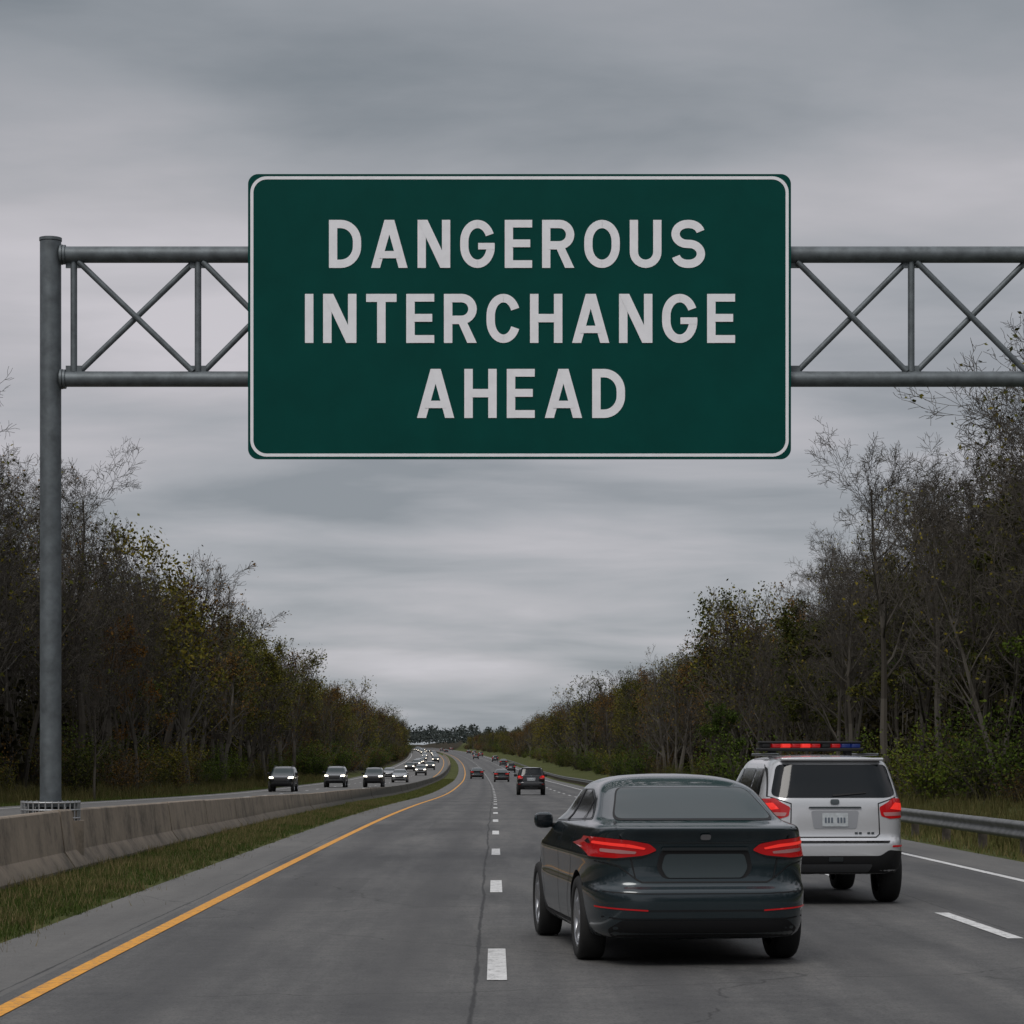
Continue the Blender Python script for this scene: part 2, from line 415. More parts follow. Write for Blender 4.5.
add_obj('base_plate',mk_mesh('base_plate',V,F,[M['steel']]),ga)
V=[];F=[]; tube((pxr,YG,-.4),(pxr,YG,-.1),.5,24,V,F)
add_obj('pedestal_right',mk_mesh('pedestal_right',V,F,[M['conc']]),ga)
sg=empty('highway_sign',(PX(519.5),GD,PZ(316.5)))
HW=(791-248)/2*K; HH=(459-174)/2*K
def rrect(hw,hh,r,n=10):
    P=[]
    for cx_,cz_,a0 in ((hw-r,hh-r,0),(-hw+r,hh-r,90),(-hw+r,-hh+r,180),(hw-r,-hh+r,270)):
        for i in range(n+1):
            a=math.radians(a0+90*i/n); P.append((cx_+r*math.cos(a),cz_+r*math.sin(a)))
    return P
P=rrect(HW,HH,.15); n=len(P)
V=[(x,0,z_) for x,z_ in P]+[(x,.05,z_) for x,z_ in P]
F=[tuple(range(n)),tuple(reversed(range(n,2*n)))]+[(i,i+n,(i+1)%n+n,(i+1)%n) for i in range(n)]
me=mk_mesh('panel',V,F,[M['green'],M['alum']],midx=[0,1]+[1]*n); add_obj('panel',me,sg)
P1=rrect(HW-.035,HH-.035,.24); P2=rrect(HW-.035-.045,HH-.035-.045,.20)
V=[(x,-.004,z_) for x,z_ in P1]+[(x,-.004,z_) for x,z_ in P2]
F=[(i,(i+1)%n,(i+1)%n+n,i+n) for i in range(n)]
add_obj('border',mk_mesh('border',V,F,[M['white_sign']]),sg)
V=[];F=[]
for xx in np.linspace(-HW*.75,HW*.75,4): boxv(xx-.05,xx+.05,.05,.12,-HH+.1,HH-.1,V,F)
add_obj('back_stiffeners',mk_mesh('back_stiffeners',V,F,[M['alum']]),sg)
T=.172; h=T/2
def arc(cx_,cy_,r,a0,a1,n=9): 
    rx,ry=(r if isinstance(r,tuple) else (r,r))
    return [(cx_+rx*math.cos(math.radians(a0+(a1-a0)*i/n)),cy_+ry*math.sin(math.radians(a0+(a1-a0)*i/n))) for i in range(n+1)]
def strip(path,closed=False,t_=T):
    pp=[]
    for p in path:
        if not pp or math.hypot(p[0]-pp[-1][0],p[1]-pp[-1][1])>2e-4: pp.append(p)
    if closed and math.hypot(pp[0][0]-pp[-1][0],pp[0][1]-pp[-1][1])<2e-4: pp.pop()
    path=pp; n=len(path); L=[];R=[]
    for i in range(n):
        p=Vector(path[i]); a=Vector(path[i-1]) if (i>0 or closed) else None; b_=Vector(path[(i+1)%n]) if (i<n-1 or closed) else None
        d1=(p-a).normalized() if a is not None else None; d2=(b_-p).normalized() if b_ is not None else None
        if d1 is None: d1=d2
        if d2 is None: d2=d1
        n1=Vector((-d1.y,d1.x)); n2=Vector((-d2.y,d2.x)); mm=(n1+n2).normalized(); k=(t_/2)/max(.35,mm.dot(n1))
        L.append(tuple(p+mm*k)); R.append(tuple(p-mm*k))
    q=[]
    for i in range(n if closed else n-1):
        j=(i+1)%n; q.append((L[i],R[i],R[j],L[j]))
    return q
def box2(x0,x1,y0,y1): return [((x0,y0),(x1,y0),(x1,y1),(x0,y1))]
RY=.36
def glyph(c):
    if c=='I': w_=T; return w_,[box2(0,T,0,1)]
    if c=='T': w_=.62; return w_,[box2(0,w_,1-T*.95,1),box2(w_/2-h,w_/2+h,0,1-T*.9)]
    if c=='H': w_=.66; return w_,[box2(0,T,0,1),box2(w_-T,w_,0,1),box2(T*.9,w_-T*.9,.42,.59)]
    if c=='E': w_=.57; return w_,[box2(0,T,0,1),box2(T*.9,w_,1-T*.92,1),box2(T*.9,w_,0,T*.92),box2(T*.9,w_*.93,.43,.59)]
    if c=='N': w_=.68; k=T*1.2; return w_,[box2(0,T,0,1),box2(w_-T,w_,0,1),[((0,1),(w_-k,0),(w_,0),(k,1))]]
    if c=='A':
        w_=.76; k=T*1.08; return w_,[[((0,0),(k,0),(w_/2+k*.45,1),(w_/2-k*.55,1))],[((w_-k,0),(w_,0),(w_/2+k*.55,1),(w_/2-k*.45,1))],box2(w_*.22,w_*.78,.20,.35)]
    if c=='D':
        w_=.67; r=(.34,.36); return w_,[strip([(h,h),(w_-h-r[0],h)]+arc(w_-h-r[0],h+r[1],r,-90,0)+arc(w_-h-r[0],1-h-r[1],r,0,90)+[(h,1-h)],True)]
    if c=='O':
        w_=.74; r=(w_/2-h-.002,RY); return w_,[strip(arc(h+r[0],h+RY,r,180,270)+arc(w_-h-r[0],h+RY,r,-90,0)+arc(w_-h-r[0],1-h-RY,r,0,90)+arc(h+r[0],1-h-RY,r,90,180),True)]
    if c=='U':
        w_=.66; r=w_/2-h; return w_,[strip([(h,1)]+arc(h+r,h+r,r,180,360,14)+[(w_-h,1)])]
    if c=='C':
        w_=.69; rx=w_/2-h-.002; r=(rx,RY); return w_,[strip(arc(w_-h-rx,1-h-RY,r,22,90)+arc(h+rx,1-h-RY,r,90,180)+arc(h+rx,h+RY,r,180,270)+arc(w_-h-rx,h+RY,r,270,338))]
    if c=='G':
        w_=.72; rx=w_/2-h-.002; r=(rx,RY); return w_,[strip(arc(w_-h-rx,1-h-RY,r,22,90)+arc(h+rx,1-h-RY,r,90,180)+arc(h+rx,h+RY,r,180,270)+arc(w_-h-rx,h+RY,r,270,360)+[(w_-h,.50)]),box2(w_*.52,w_-.004,.385,.52)]
    if c=='R':
        w_=.67; mid=.47; rr=(1-h-mid)/2
        return w_,[box2(0,T,0,1),strip([(T*.8,1-h),(w_-h-rr,1-h)]+arc(w_-h-rr,1-h-rr,rr,90,-90,12)+[(T*.8,mid)]),[((w_*.40,mid),(w_*.40+T*1.05,mid),(w_,0),(w_-T*1.12,0))]]
    if c=='S':
        w_=.70; ry=(.5-h)/2; rx=.245; r=(rx,ry)
        pth=arc(w_-h-rx,1-h-ry,r,15,90)+arc(h+rx,1-h-ry,r,90,262,16)+arc(w_-h-rx,.5-ry,r,82,-90,16)+arc(h+rx,h+ry,r,-90,-165)
        return w_,[strip(pth)]
V=[];F=[]
def textline(s,x0,x1,y0,y1):
    gl=[glyph(c) for c in s]; H=(y1-y0)*K; tot=sum(g[0] for g in gl)*H; W=(x1-x0)*K; gap=(W-tot)/(len(s)-1)
    x=(x0-519.5)*K; zb_=(316.5-y1)*K
    for w_,strokes in gl:
        for si,st in enumerate(strokes):
            for qi,q in enumerate(st):
                k=len(V)
                for a,b_ in q: V.append((x+a*H,-.008-.0025*si-.0004*(qi%2),zb_+b_*H))
                F.append((k,k+1,k+2,k+3))
        x+=w_*H+gap
textline('DANGEROUS',329,705,220,268); textline('INTERCHANGE',305,735,294,343); textline('AHEAD',417,625,369,418)
F2=[]
for f_ in F:
    P_=[Vector(V[i]) for i in f_]; nn=(P_[2]-P_[0]).cross(P_[3]-P_[1])
    F2.append(f_ if nn.y<=0 else tuple(reversed(f_)))
add_obj('lettering',mk_mesh('lettering',V,F2,[M['white_sign']]),sg)

# ------------------------------------------------------------------ cars
def shell(levels,N=112,name='s'):
    V=[]
    for (z_,W,yr,yf,nr,nf) in levels:
        ym=(yr+yf)/2; b_=(yf-yr)/2
        for i in range(N):
            ph=2*math.pi*i/N; c,s=math.cos(ph),math.sin(ph); n_=nr if s<0 else nf
            r=(abs(c)**n_+abs(s)**n_)**(-1/n_)
            V.append((c*r*W,ym+s*r*b_,z_))
    F=[]
    for l in range(len(levels)-1):
        for i in range(N):
            j=(i+1)%N; F.append((l*N+i,l*N+j,(l+1)*N+j,(l+1)*N+i))
    F.append(tuple(reversed(range(N)))); k=(len(levels)-1)*N; F.append(tuple(range(k,k+N)))
    return V,F
def eval_mesh(o):
    dg=bpy.context.evaluated_depsgraph_get(); dg.update(); return bpy.data.meshes.new_from_object(o.evaluated_get(dg))
def rpoly(pts,r=.03,n=4):
    out=[];N=len(pts)
    for i in range(N):
        p=Vector(pts[i]); a=Vector(pts[i-1])-p; b_=Vector(pts[(i+1)%N])-p
        ra=min(r,a.length*.45); rb=min(r,b_.length*.45); p0=p+a.normalized()*ra; p2=p+b_.normalized()*rb
        for k in range(n+1):
            t_=k/n; q=p0*(1-t_)**2+p*2*t_*(1-t_)+p2*t_*t_; out.append((q.x,q.y))
    return out
class Car:
    def __init__(s,levels,wheels,wr,name):
        s.parts=[]; s.name=name
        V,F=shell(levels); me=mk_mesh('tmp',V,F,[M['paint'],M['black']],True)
        o=add_obj('tmp',me); md=o.modifiers.new('s','SUBSURF'); md.levels=1; md.render_levels=1
        CV=[];CF=[]
        for (x,y) in wheels:
            sg_=1 if x>0 else -1
            tube((sg_*.58,y,wr),(sg_*1.3,y,wr),wr+.045,40,CV,CF)
        cm=mk_mesh('cut',CV,CF,[M['paint'],M['black']],midx=[1]*len(CF)); co=add_obj('cut',cm)
        m0=eval_mesh(o)
        s.bvh=BVHTree.FromPolygons([v.co.copy() for v in m0.vertices],[tuple(p.vertices) for p in m0.polygons])
        bm=o.modifiers.new('b','BOOLEAN'); bm.operation='DIFFERENCE'; bm.object=co; bm.solver='EXACT'
        m1=eval_mesh(o); m1.set_sharp_from_angle(angle=math.radians(38))
        s.body=m1
        bpy.data.objects.remove(o); bpy.data.objects.remove(co)
        s.wheels=wheels; s.wr=wr
    def cast(s,a,b_,axis,sgn,off):
        if axis=='y': o=Vector((a,-sgn*12,b_)); d=Vector((0,sgn,0))
        elif axis=='x': o=Vector((-sgn*6,a,b_)); d=Vector((sgn,0,0))
        else: o=Vector((a,b_,6)); d=Vector((0,0,-1))
        loc,nor,idx,dist=s.bvh.ray_cast(o,d)
        if loc is None:
            loc,nor,idx,dist=s.bvh.find_nearest(o+d*(12-.3 if axis=='y' else 5)); 
        if nor.dot(d)>0: nor=-nor
        return loc+nor*off
    def patch(s,name,pts,axis,sgn,off,m,cell=.05,r=.03):
        P=rpoly(pts,r) if r else list(pts)
        D=[]
        for i in range(len(P)):
            a=Vector(P[i]);b_=Vector(P[(i+1)%len(P)]); k=max(1,int((b_-a).length/cell))
            for j in range(k): D.append(a+(b_-a)*j/k)
        D=[d for i,d in enumerate(D) if (d-D[i-1]).length>1e-4]
        area=sum(D[i-1].x*D[i].y-D[i].x*D[i-1].y for i in range(len(D)))
        if area<0: D.reverse()
        xs=[p.x for p in D]; ys=[p.y for p in D]; G=[]
        x=min(xs)+cell/2
        while x<max(xs):
            y=min(ys)+cell/2
            while y<max(ys): 
                ins=False
                for i in range(len(D)):
                    a=D[i-1];b_=D[i]
                    if (a.y>y)!=(b_.y>y) and x<(b_.x-a.x)*(y-a.y)/(b_.y-a.y)+a.x: ins=not ins
                if ins: G.append(Vector((x,y)))
                y+=cell
            x+=cell
        nD=len(D)
        vs,es,fs,_,_,_=delaunay_2d_cdt(D+G,[],[list(range(nD))],1,1e-5)
        V=[s.cast(v.x,v.y,axis,sgn,off) for v in vs]
        dirv=Vector((0,sgn,0)) if axis=='y' else (Vector((sgn,0,0)) if axis=='x' else Vector((0,0,-1)))
        F=[]
        for f_ in fs:
            a,b_,c_=(V[i] for i in f_[:3]); nn=(b_-a).cross(c_-a)
            F.append(tuple(f_) if nn.dot(dirv)<0 else tuple(reversed(f_)))
        s.parts.append((name,[tuple(v) for v in V],F,m,True))
    def sym(s,name,pts,off,m,axis='y',sgn=1,**k):
        if axis=='y':
            s.patch(name+'_r',pts,'y',sgn,off,m,**k); s.patch(name+'_l',[(-x,z_) for x,z_ in pts],'y',sgn,off,m,**k)
        else:
            s.patch(name+'_l',pts,'x',1,off,m,**k); s.patch(name+'_r',pts,'x',-1,off,m,**k)
    def seam(s,name,path,axis,sgn,wd=.010,off=.003,m=None,closed=False):
        D=[]
        for i in range(len(path)-(0 if closed else 1)):
            a=Vector(path[i]);b_=Vector(path[(i+1)%len(path)]);k=max(1,int((b_-a).length/.05))
            for j in range(k): D.append(tuple(a+(b_-a)*j/k))
        if not closed: D.append(path[-1])
        q=strip(D,closed,wd); V=[];F=[]
        dirv=Vector((0,sgn,0)) if axis=='y' else (Vector((sgn,0,0)) if axis=='x' else Vector((0,0,-1)))
        for qq in q:
            k=len(V); V+=[s.cast(a,b_,axis,sgn,off) for a,b_ in qq]
            nn=(V[k+1]-V[k]).cross(V[k+2]-V[k]); F.append((k,k+1,k+2,k+3) if nn.dot(dirv)<0 else (k+3,k+2,k+1,k))
        s.parts.append((name,[tuple(v) for v in V],F,m or M['black'],True))
    def raw(s,name,V,F,m,smooth=False): s.parts.append((name,V,F,m,smooth))
    def rbox(s,name,c,d,m,r=.02,rot=0):
        import bmesh
        bm=bmesh.new(); bmesh.ops.create_cube(bm,size=1); bmesh.ops.scale(bm,vec=d,verts=bm.verts)
        bmesh.ops.bevel(bm,geom=bm.edges[:],offset=r,segments=3,profile=.5,affect='EDGES')
        bmesh.ops.rotate(bm,cent=(0,0,0),matrix=Matrix.Rotation(rot,3,'Z'),verts=bm.verts)
        bmesh.ops.translate(bm,vec=c,verts=bm.verts); bm.verts.index_update()
        s.parts.append((name,[tuple(v.co) for v in bm.verts],[tuple(v.index for v in f_.verts) for f_ in bm.faces],m,True)); bm.free()
    def make_wheels(s,tw=.21):
        wr=s.wr
        for wi,(x,y) in enumerate(s.wheels):
            sg_=1 if x>0 else -1
            rr=wr*.72
            pf=[(-.5*tw,rr*.95),(-.5*tw,wr*.93),(-.40*tw,wr*.985),(-.2*tw,wr),(.2*tw,wr),(.40*tw,wr*.985),(.5*tw,wr*.93),(.5*tw,rr*1.02),(.44*tw,rr*.98)]
            def lathe(pf,n=40):
                V=[];F=[];k=len(pf)
                for i in range(n):
                    th=2*math.pi*i/n
                    for (ax,r) in pf: V.append((x+sg_*ax,y+r*math.cos(th),wr+r*math.sin(th)))
                for i in range(n):
                    j=(i+1)%n
                    for a in range(k-1):
                        q=(i*k+a,i*k+a+1,j*k+a+1,j*k+a); F.append(q if sg_<0 else tuple(reversed(q)))
                return V,F
            V,F=lathe(pf); s.raw(f'tyre_{wi+1}',V,F,M['tire'],True)
            V,F=lathe([(.44*tw,rr*.985),(.45*tw,rr*.93),(.36*tw,rr*.88),(-.3*tw,rr*.85)]); s.raw(f'rim_barrel_{wi+1}',V,F,M['rim'],True)
            V,F=lathe([(.05*tw,rr*.86),(.05*tw,.001)]); s.raw(f'brake_shadow_{wi+1}',V,F,M['black'],False)
            V=[];F=[]
            for a in range(5):
                for dth in (-.16,.16):
                    th=2*math.pi*a/5+dth+.3; e=Vector((0,math.cos(th),math.sin(th))); tt=Vector((0,-math.sin(th),math.cos(th)))
                    c0=Vector((x+sg_*.36*tw,y,wr)); k=len(V)
                    for (rad,ww,dx) in ((rr*.1,.022,.0),(rr*.92,.026,.012)):
                        for sx_,dd_ in ((-1,0),(1,0),(1,-.03),(-1,-.03)):
                            V.append(tuple(c0+e*rad+tt*ww*sx_+Vector((sg_*(dx+dd_),0,0))))
                    F+=[(k,k+1,k+5,k+4),(k+1,k+2,k+6,k+5),(k+3,k,k+4,k+7),(k+2,k+3,k+7,k+6)]
            s.raw(f'spokes_{wi+1}',V,F,M['rim'])
            V,F=lathe([(.34*tw,.07),(.40*tw,.055),(.42*tw,.001)],20); s.raw(f'hub_{wi+1}',V,F,M['rim'],True)
    def build(s,name,loc,yaw,color):
        e=empty(name,loc,(0,0,yaw))
        b_=add_obj('body',s.body,e); b_.color=(*color,1)
        for (n_,V,F,m,sm_) in s.parts:
            o=add_obj(n_,mk_mesh(n_,V,F,[m],sm_),e); o.color=(*color,1)
        return e
    def joined(s,swap={}):
        mats=[M['paint'],M['black']]; V=[tuple(v.co) for v in s.body.vertices]; F=[tuple(p.vertices) for p in s.body.polygons]; mi=[p.material_index for p in s.body.polygons]
        for (n_,PV,PF,m,sm_) in s.parts:
            m=swap.get(m.name,m)
            if m not in mats: mats.append(m)
            k=len(V); V+=PV; F+=[tuple(i+k for i in f_) for f_ in PF]; mi+=[mats.index(m)]*len(PF)
        me=mk_mesh(s.name+'_far',V,F,mats,True,midx=mi); me.set_sharp_from_angle(angle=math.radians(38)); return me

# ---- sedan
R=7
lv=[(.20,.80,.20,4.50,6,4),(.23,.855,.10,4.62,R,4),(.30,.885,.04,4.70,R,4),(.40,.90,.01,4.75,R,4),(.50,.905,0,4.77,R,4),(.575,.91,.005,4.77,R,4),(.61,.91,.015,4.76,R,4),
    (.635,.908,.055,4.76,R,4),(.66,.902,.078,4.75,R,4),(.78,.905,.092,4.70,R,4),(.84,.912,.090,4.62,R,4),(.885,.914,.086,4.52,R,4),(.91,.895,.082,4.45,R,4),(.97,.880,.07,4.15,R,4),(1.03,.865,.045,3.80,R,4.5),
    (1.07,.852,.018,3.62,R,5),(1.095,.838,.008,3.52,R,5),(1.11,.825,.035,3.46,R,5),(1.12,.812,.12,3.42,R,5),(1.13,.80,.30,3.38,R,5),(1.145,.785,.48,3.33,R,5),(1.17,.765,.56,3.26,7,5),
    (1.22,.735,.68,3.14,7,5),(1.30,.700,.88,2.95,7,5),(1.365,.668,1.06,2.80,7,5),(1.405,.64,1.18,2.72,6,5),(1.44,.60,1.32,2.62,5,5),(1.475,.52,1.52,2.5,4,4),(1.50,.39,1.72,2.36,3.5,3.5),(1.512,.22,1.9,2.22,3,3),(1.515,.08,2.02,2.1,2,2)]
sed=Car(lv,[(-.80,.98),(.80,.98),(-.80,3.80),(.80,3.80)],.345,'sedan')
sed.make_wheels()
sed.patch('rear_window_frame',[(-.665,1.148),(.665,1.148),(.545,1.405),(-.545,1.405)],'y',1,.003,M['black'],r=.06)
sed.patch('rear_window',[(-.645,1.158),(.645,1.158),(.535,1.398),(-.535,1.398)],'y',1,.007,M['glass'],r=.06)
sed.patch('windshield',[(-.66,1.08),(.66,1.08),(.56,1.385),(-.56,1.385)],'y',-1,.007,M['glass'],r=.06)
dlo=[(.98,1.155),(3.25,1.085),(2.85,1.30),(2.45,1.365),(1.75,1.375),(1.35,1.30)]
sed.sym('window_trim',[(.93,1.145),(3.30,1.072),(2.88,1.31),(2.47,1.38),(1.73,1.39),(1.32,1.315)],.003,M['dchrome'],'x',r=.05)
sed.sym('side_glass',dlo,.007,M['glass2'],'x',r=.05)
for yy,nm in ((2.12,'b_pillar'),(1.30,'c_pillar_trim')):
    sed.sym(nm,[(yy-.045,1.11),(yy+.045,1.11),(yy+.02,1.38),(yy-.07,1.38)] if nm=='b_pillar' else [(yy-.02,1.13),(yy+.02,1.13),(yy+.04,1.32),(yy,1.32)],.010,M['black'],'x',r=0)
sed.sym('tail_lamp',[(.38,.925),(.44,.975),(.60,1.005),(.80,1.022),(.874,1.02),(.888,.93),(.87,.865),(.68,.855),(.50,.872)],.006,M['red'],r=.02,cell=.03)
sed.sym('tail_lamp_side',[(.22,1.018),(.46,.995),(.50,.975),(.42,.93),(.22,.870)],.008,M['red'],'x',r=.02,cell=.03)
sed.sym('tail_lamp_glow',[(.47,.945),(.60,.975),(.84,.992),(.845,.970),(.62,.950),(.48,.930)],.011,M['redlit'],r=.01,cell=.03)
sed.sym('tail_lamp_clear',[(.54,.915),(.66,.928),(.80,.935),(.80,.908),(.66,.898),(.55,.896)],.011,M['clear'],r=.01,cell=.03)
sed.sym('tail_lamp_dark',[(.37,.915),(.50,.868),(.70,.850),(.87,.860),(.872,.868),(.70,.862),(.50,.882)],.009,M['black'],r=.004,cell=.03)
sed.seam('trunk_seam',[(-.70,1.10),(-.675,1.035),(-.58,.84),(-.55,.70),(-.50,.672),(.50,.672),(.55,.70),(.58,.84),(.675,1.035),(.70,1.10)],'y',1,.012,.004)
sed.seam('bumper_seam_r',[(.55,.70),(.68,.80),(.84,.835)],'y',1,.009,.004); sed.seam('bumper_seam_l',[(-.55,.70),(-.68,.80),(-.84,.835)],'y',1,.009,.004)
sed.patch('plate_recess',[(-.33,.70),(.33,.70),(.385,.78),(.35,.925),(-.35,.925),(-.385,.78)],'y',1,.003,M['black'],r=.04)
sed.patch('plate_surround',[(-.30,.705),(.30,.705),(.345,.785),(.315,.895),(-.315,.895),(-.345,.785)],'y',1,.010,M['platedark'],r=.03)
sed.patch('trunk_handle_strip',[(-.35,.925),(.35,.925),(.34,.95),(-.34,.95)],'y',1,.016,M['dchrome'],r=.008)
sed.seam('lid_crease',[(-.60,1.0),(-.3,.985),(.3,.985),(.60,1.0)],'y',1,.008,.003,M['dchrome'])
sed.patch('emblem',[(-.042,1.010),(.042,1.010),(.042,1.055),(-.042,1.055)],'y',1,.012,M['chrome'],r=.024,cell=.02)
sed.patch('lower_valance',[(-.70,.215),(.70,.215),(.76,.30),(.66,.375),(-.66,.375),(-.76,.30)],'y',1,.004,M['black'],r=.03)
sed.seam('valance_line',[(-.80,.40),(-.66,.385),(.66,.385),(.80,.40)],'y',1,.010,.005)
sed.sym('reflector',[(.46,.447),(.84,.470),(.845,.482),(.46,.459)],.006,M['red'],r=.004,cell=.04)
sed.seam('bumper_line',[(-.46,.452),(.46,.452)],'y',1,.010,.004)
sed.seam('bumper_shelf',[(-.84,.600),(-.5,.585),(.5,.585),(.84,.600)],'y',1,.008,.004,M['black'])
for sgn in (1,-1):
    sed.seam('door_seam_rear',[(1.36,1.12),(1.30,.80),(1.55,.50),(1.60,.30)],'x',sgn,.010)
    sed.seam('door_seam_mid',[(2.14,1.10),(2.16,.30)],'x',sgn,.010); sed.seam('door_seam_front',[(3.22,1.04),(3.28,.80),(3.20,.30)],'x',sgn,.010)
    sed.seam('sill',[(1.45,.29),(3.35,.29)],'x',sgn,.03,.004)
    sed.patch('handle_rear',[(1.50,.955),(1.72,.95),(1.72,.98),(1.50,.985)],'x',sgn,.03,M['paint'],r=.01); sed.patch('handle_front',[(2.36,.94),(2.58,.935),(2.58,.965),(2.36,.97)],'x',sgn,.03,M['paint'],r=.01)
for sgn in (1,-1):
    sed.rbox('mirror',(sgn*.92,3.12,1.09),(.17,.13,.145),M['paint'],.055); sed.rbox('mirror_glass',(sgn*.925,3.05,1.09),(.13,.02,.105),M['glass2'],.008)
    sed.rbox('mirror_arm',(sgn*.83,3.14,1.045),(.12,.06,.04),M['black'],.012)
sed.sym('headlamp',[(.50,.66),(.78,.70),(.80,.78),(.66,.77),(.50,.72)],.008,M['head'],'y',-1,r=.02)
sed.patch('grille',[(-.42,.48),(.42,.48),(.46,.70),(-.46,.70)],'y',-1,.006,M['black'],r=.03); sed.patch('lower_grille',[(-.6,.26),(.6,.26),(.55,.38),(-.55,.38)],'y',-1,.006,M['black'],r=.03)
sed.raw('underbody',[(-.7,.3,.235),(.7,.3,.235),(.7,4.4,.235),(-.7,4.4,.235)],[(0,3,2,1)],M['black'])
DARK=(.016,.028,.034)
ya=math.radians(5.6)
sed.build('sedan_car',(1.66,19.62,0),ya,DARK)

# ---- SUV
R=8
lv=[(.33,.74,.20,4.2,6,5),(.36,.79,.10,4.3,R,5),(.42,.82,.05,4.4,R,5),(.52,.835,.01,4.45,R,5),(.62,.84,.0,4.47,R,5),(.70,.84,.0,4.48,R,5),(.735,.84,.02,4.48,R,5),(.765,.84,.055,4.47,R,5),
    (.85,.845,.06,4.46,R,5),(.95,.845,.062,4.42,R,5),(1.02,.84,.068,4.2,R,5),(1.09,.83,.075,3.7,R,5),(1.16,.82,.085,3.45,R,5),(1.22,.805,.11,3.32,R,5),(1.32,.775,.15,3.15,R,5),(1.43,.74,.20,2.98,R,5),
    (1.53,.705,.245,2.82,R,5),(1.585,.68,.265,2.7,R,5),(1.62,.65,.29,2.6,7,5),(1.645,.60,.36,2.5,6,5),(1.665,.52,.55,2.35,5,4),(1.68,.38,.85,2.1,4,4),(1.688,.2,1.15,1.8,3,3),(1.69,.06,1.4,1.6,2,2)]
suv=Car(lv,[(-.745,.90),(.745,.90),(-.745,3.60),(.745,3.60)],.365,'suv')
suv.make_wheels(.23)
suv.patch('rear_window',[(-.70,1.235),(-.60,1.205),(.60,1.205),(.70,1.235),(.615,1.575),(-.615,1.575)],'y',1,.006,M['glass2'],r=.06)
suv.patch('wiper',[(-.02,1.215),(.36,1.25),(.36,1.262),(-.02,1.235)],'y',1,.02,M['black'],r=.004)
suv.patch('windshield',[(-.68,1.12),(.68,1.12),(.60,1.55),(-.60,1.55)],'y',-1,.006,M['glass'],r=.06)
suv.sym('quarter_glass',[(.48,1.22),(1.12,1.20),(1.12,1.53),(.62,1.53)],.006,M['glass2'],'x',r=.05)
suv.sym('rear_door_glass',[(1.20,1.20),(2.02,1.175),(2.02,1.53),(1.20,1.53)],.006,M['glass2'],'x',r=.04)
suv.sym('front_door_glass',[(2.10,1.175),(3.2,1.145),(2.75,1.50),(2.10,1.53)],.006,M['glass'],'x',r=.05)
suv.sym('tail_lamp',[(.50,1.10),(.60,1.155),(.66,1.20),(.80,1.19),(.822,1.10),(.80,.98),(.62,.97),(.52,1.0)],.006,M['red'],r=.02,cell=.03)
suv.sym('tail_lamp_side',[(.20,1.19),(.42,1.17),(.45,1.05),(.20,.98)],.008,M['red'],'x',r=.02,cell=.03)
suv.sym('tail_lamp_glow',[(.62,1.08),(.68,1.15),(.78,1.14),(.78,1.06)],.012,M['redlit'],r=.01,cell=.03)
suv.sym('tail_lamp_clear',[(.54,1.04),(.78,1.045),(.775,1.005),(.56,1.0)],.012,M['clear'],r=.01,cell=.03)
suv.seam('liftgate_seam',[(-.685,1.58),(-.735,1.22),(-.49,1.14),(-.50,.80),(-.46,.765),(.46,.765),(.50,.80),(.49,1.14),(.735,1.22),(.685,1.58)],'y',1,.012,.004)
suv.patch('plate_recess',[(-.24,.86),(.24,.86),(.27,1.06),(-.27,1.06)],'y',1,.004,mat('recess_grey',(.26,.27,.29),.5),r=.03)
suv.patch('licence_plate',[(-.145,.885),(.145,.885),(.145,1.035),(-.145,1.035)],'y',1,.012,M['plate'],r=.01)
ink=mat('plate_ink',(.10,.12,.15),.6)
for i in range(7):
    if i==3: continue
    x0_=-.118+i*.035; suv.patch(f'plate_mark_{i}',[(x0_,.925),(x0_+.022,.925),(x0_+.022,.985),(x0_,.985)],'y',1,.016,ink,r=.006,cell=.03)
suv.patch('gate_handle',[(-.30,1.085),(.30,1.085),(.29,1.105),(-.29,1.105)],'y',1,.018,M['dchrome'],r=.008)
suv.patch('emblem',[(-.05,1.13),(.05,1.13),(.05,1.185),(-.05,1.185)],'y',1,.015,M['dchrome'],r=.025,cell=.03)
for i,x0_ in enumerate((.22,.265,.36,.405)): suv.patch(f'badge_{i}',[(x0_,.80),(x0_+.033,.80),(x0_+.033,.822),(x0_,.822)],'y',1,.01,M['dchrome'],r=.005)
suv.patch('bumper_lower',[(-.82,.34),(.82,.34),(.832,.60),(.60,.625),(.50,.56),(-.50,.56),(-.60,.625),(-.832,.60)],'y',1,.006,M['black'],r=.03)
suv.patch('bumper_skid',[(-.38,.38),(.38,.38),(.42,.47),(-.42,.47)],'y',1,.012,mat('skid_grey',(.06,.062,.066),.5,.3),r=.03)
suv.patch('bumper_step',[(-.60,.70),(.60,.70),(.62,.725),(-.62,.725)],'y',1,.006,M['black'],r=.01)
suv.patch('hitch_cover',[(-.08,.50),(.08,.50),(.08,.55),(-.08,.55)],'y',1,.014,M['dchrome'],r=.01)
suv.sym('bumper_reflector',[(.64,.655),(.78,.655),(.78,.675),(.64,.675)],.008,M['red'],r=.005)
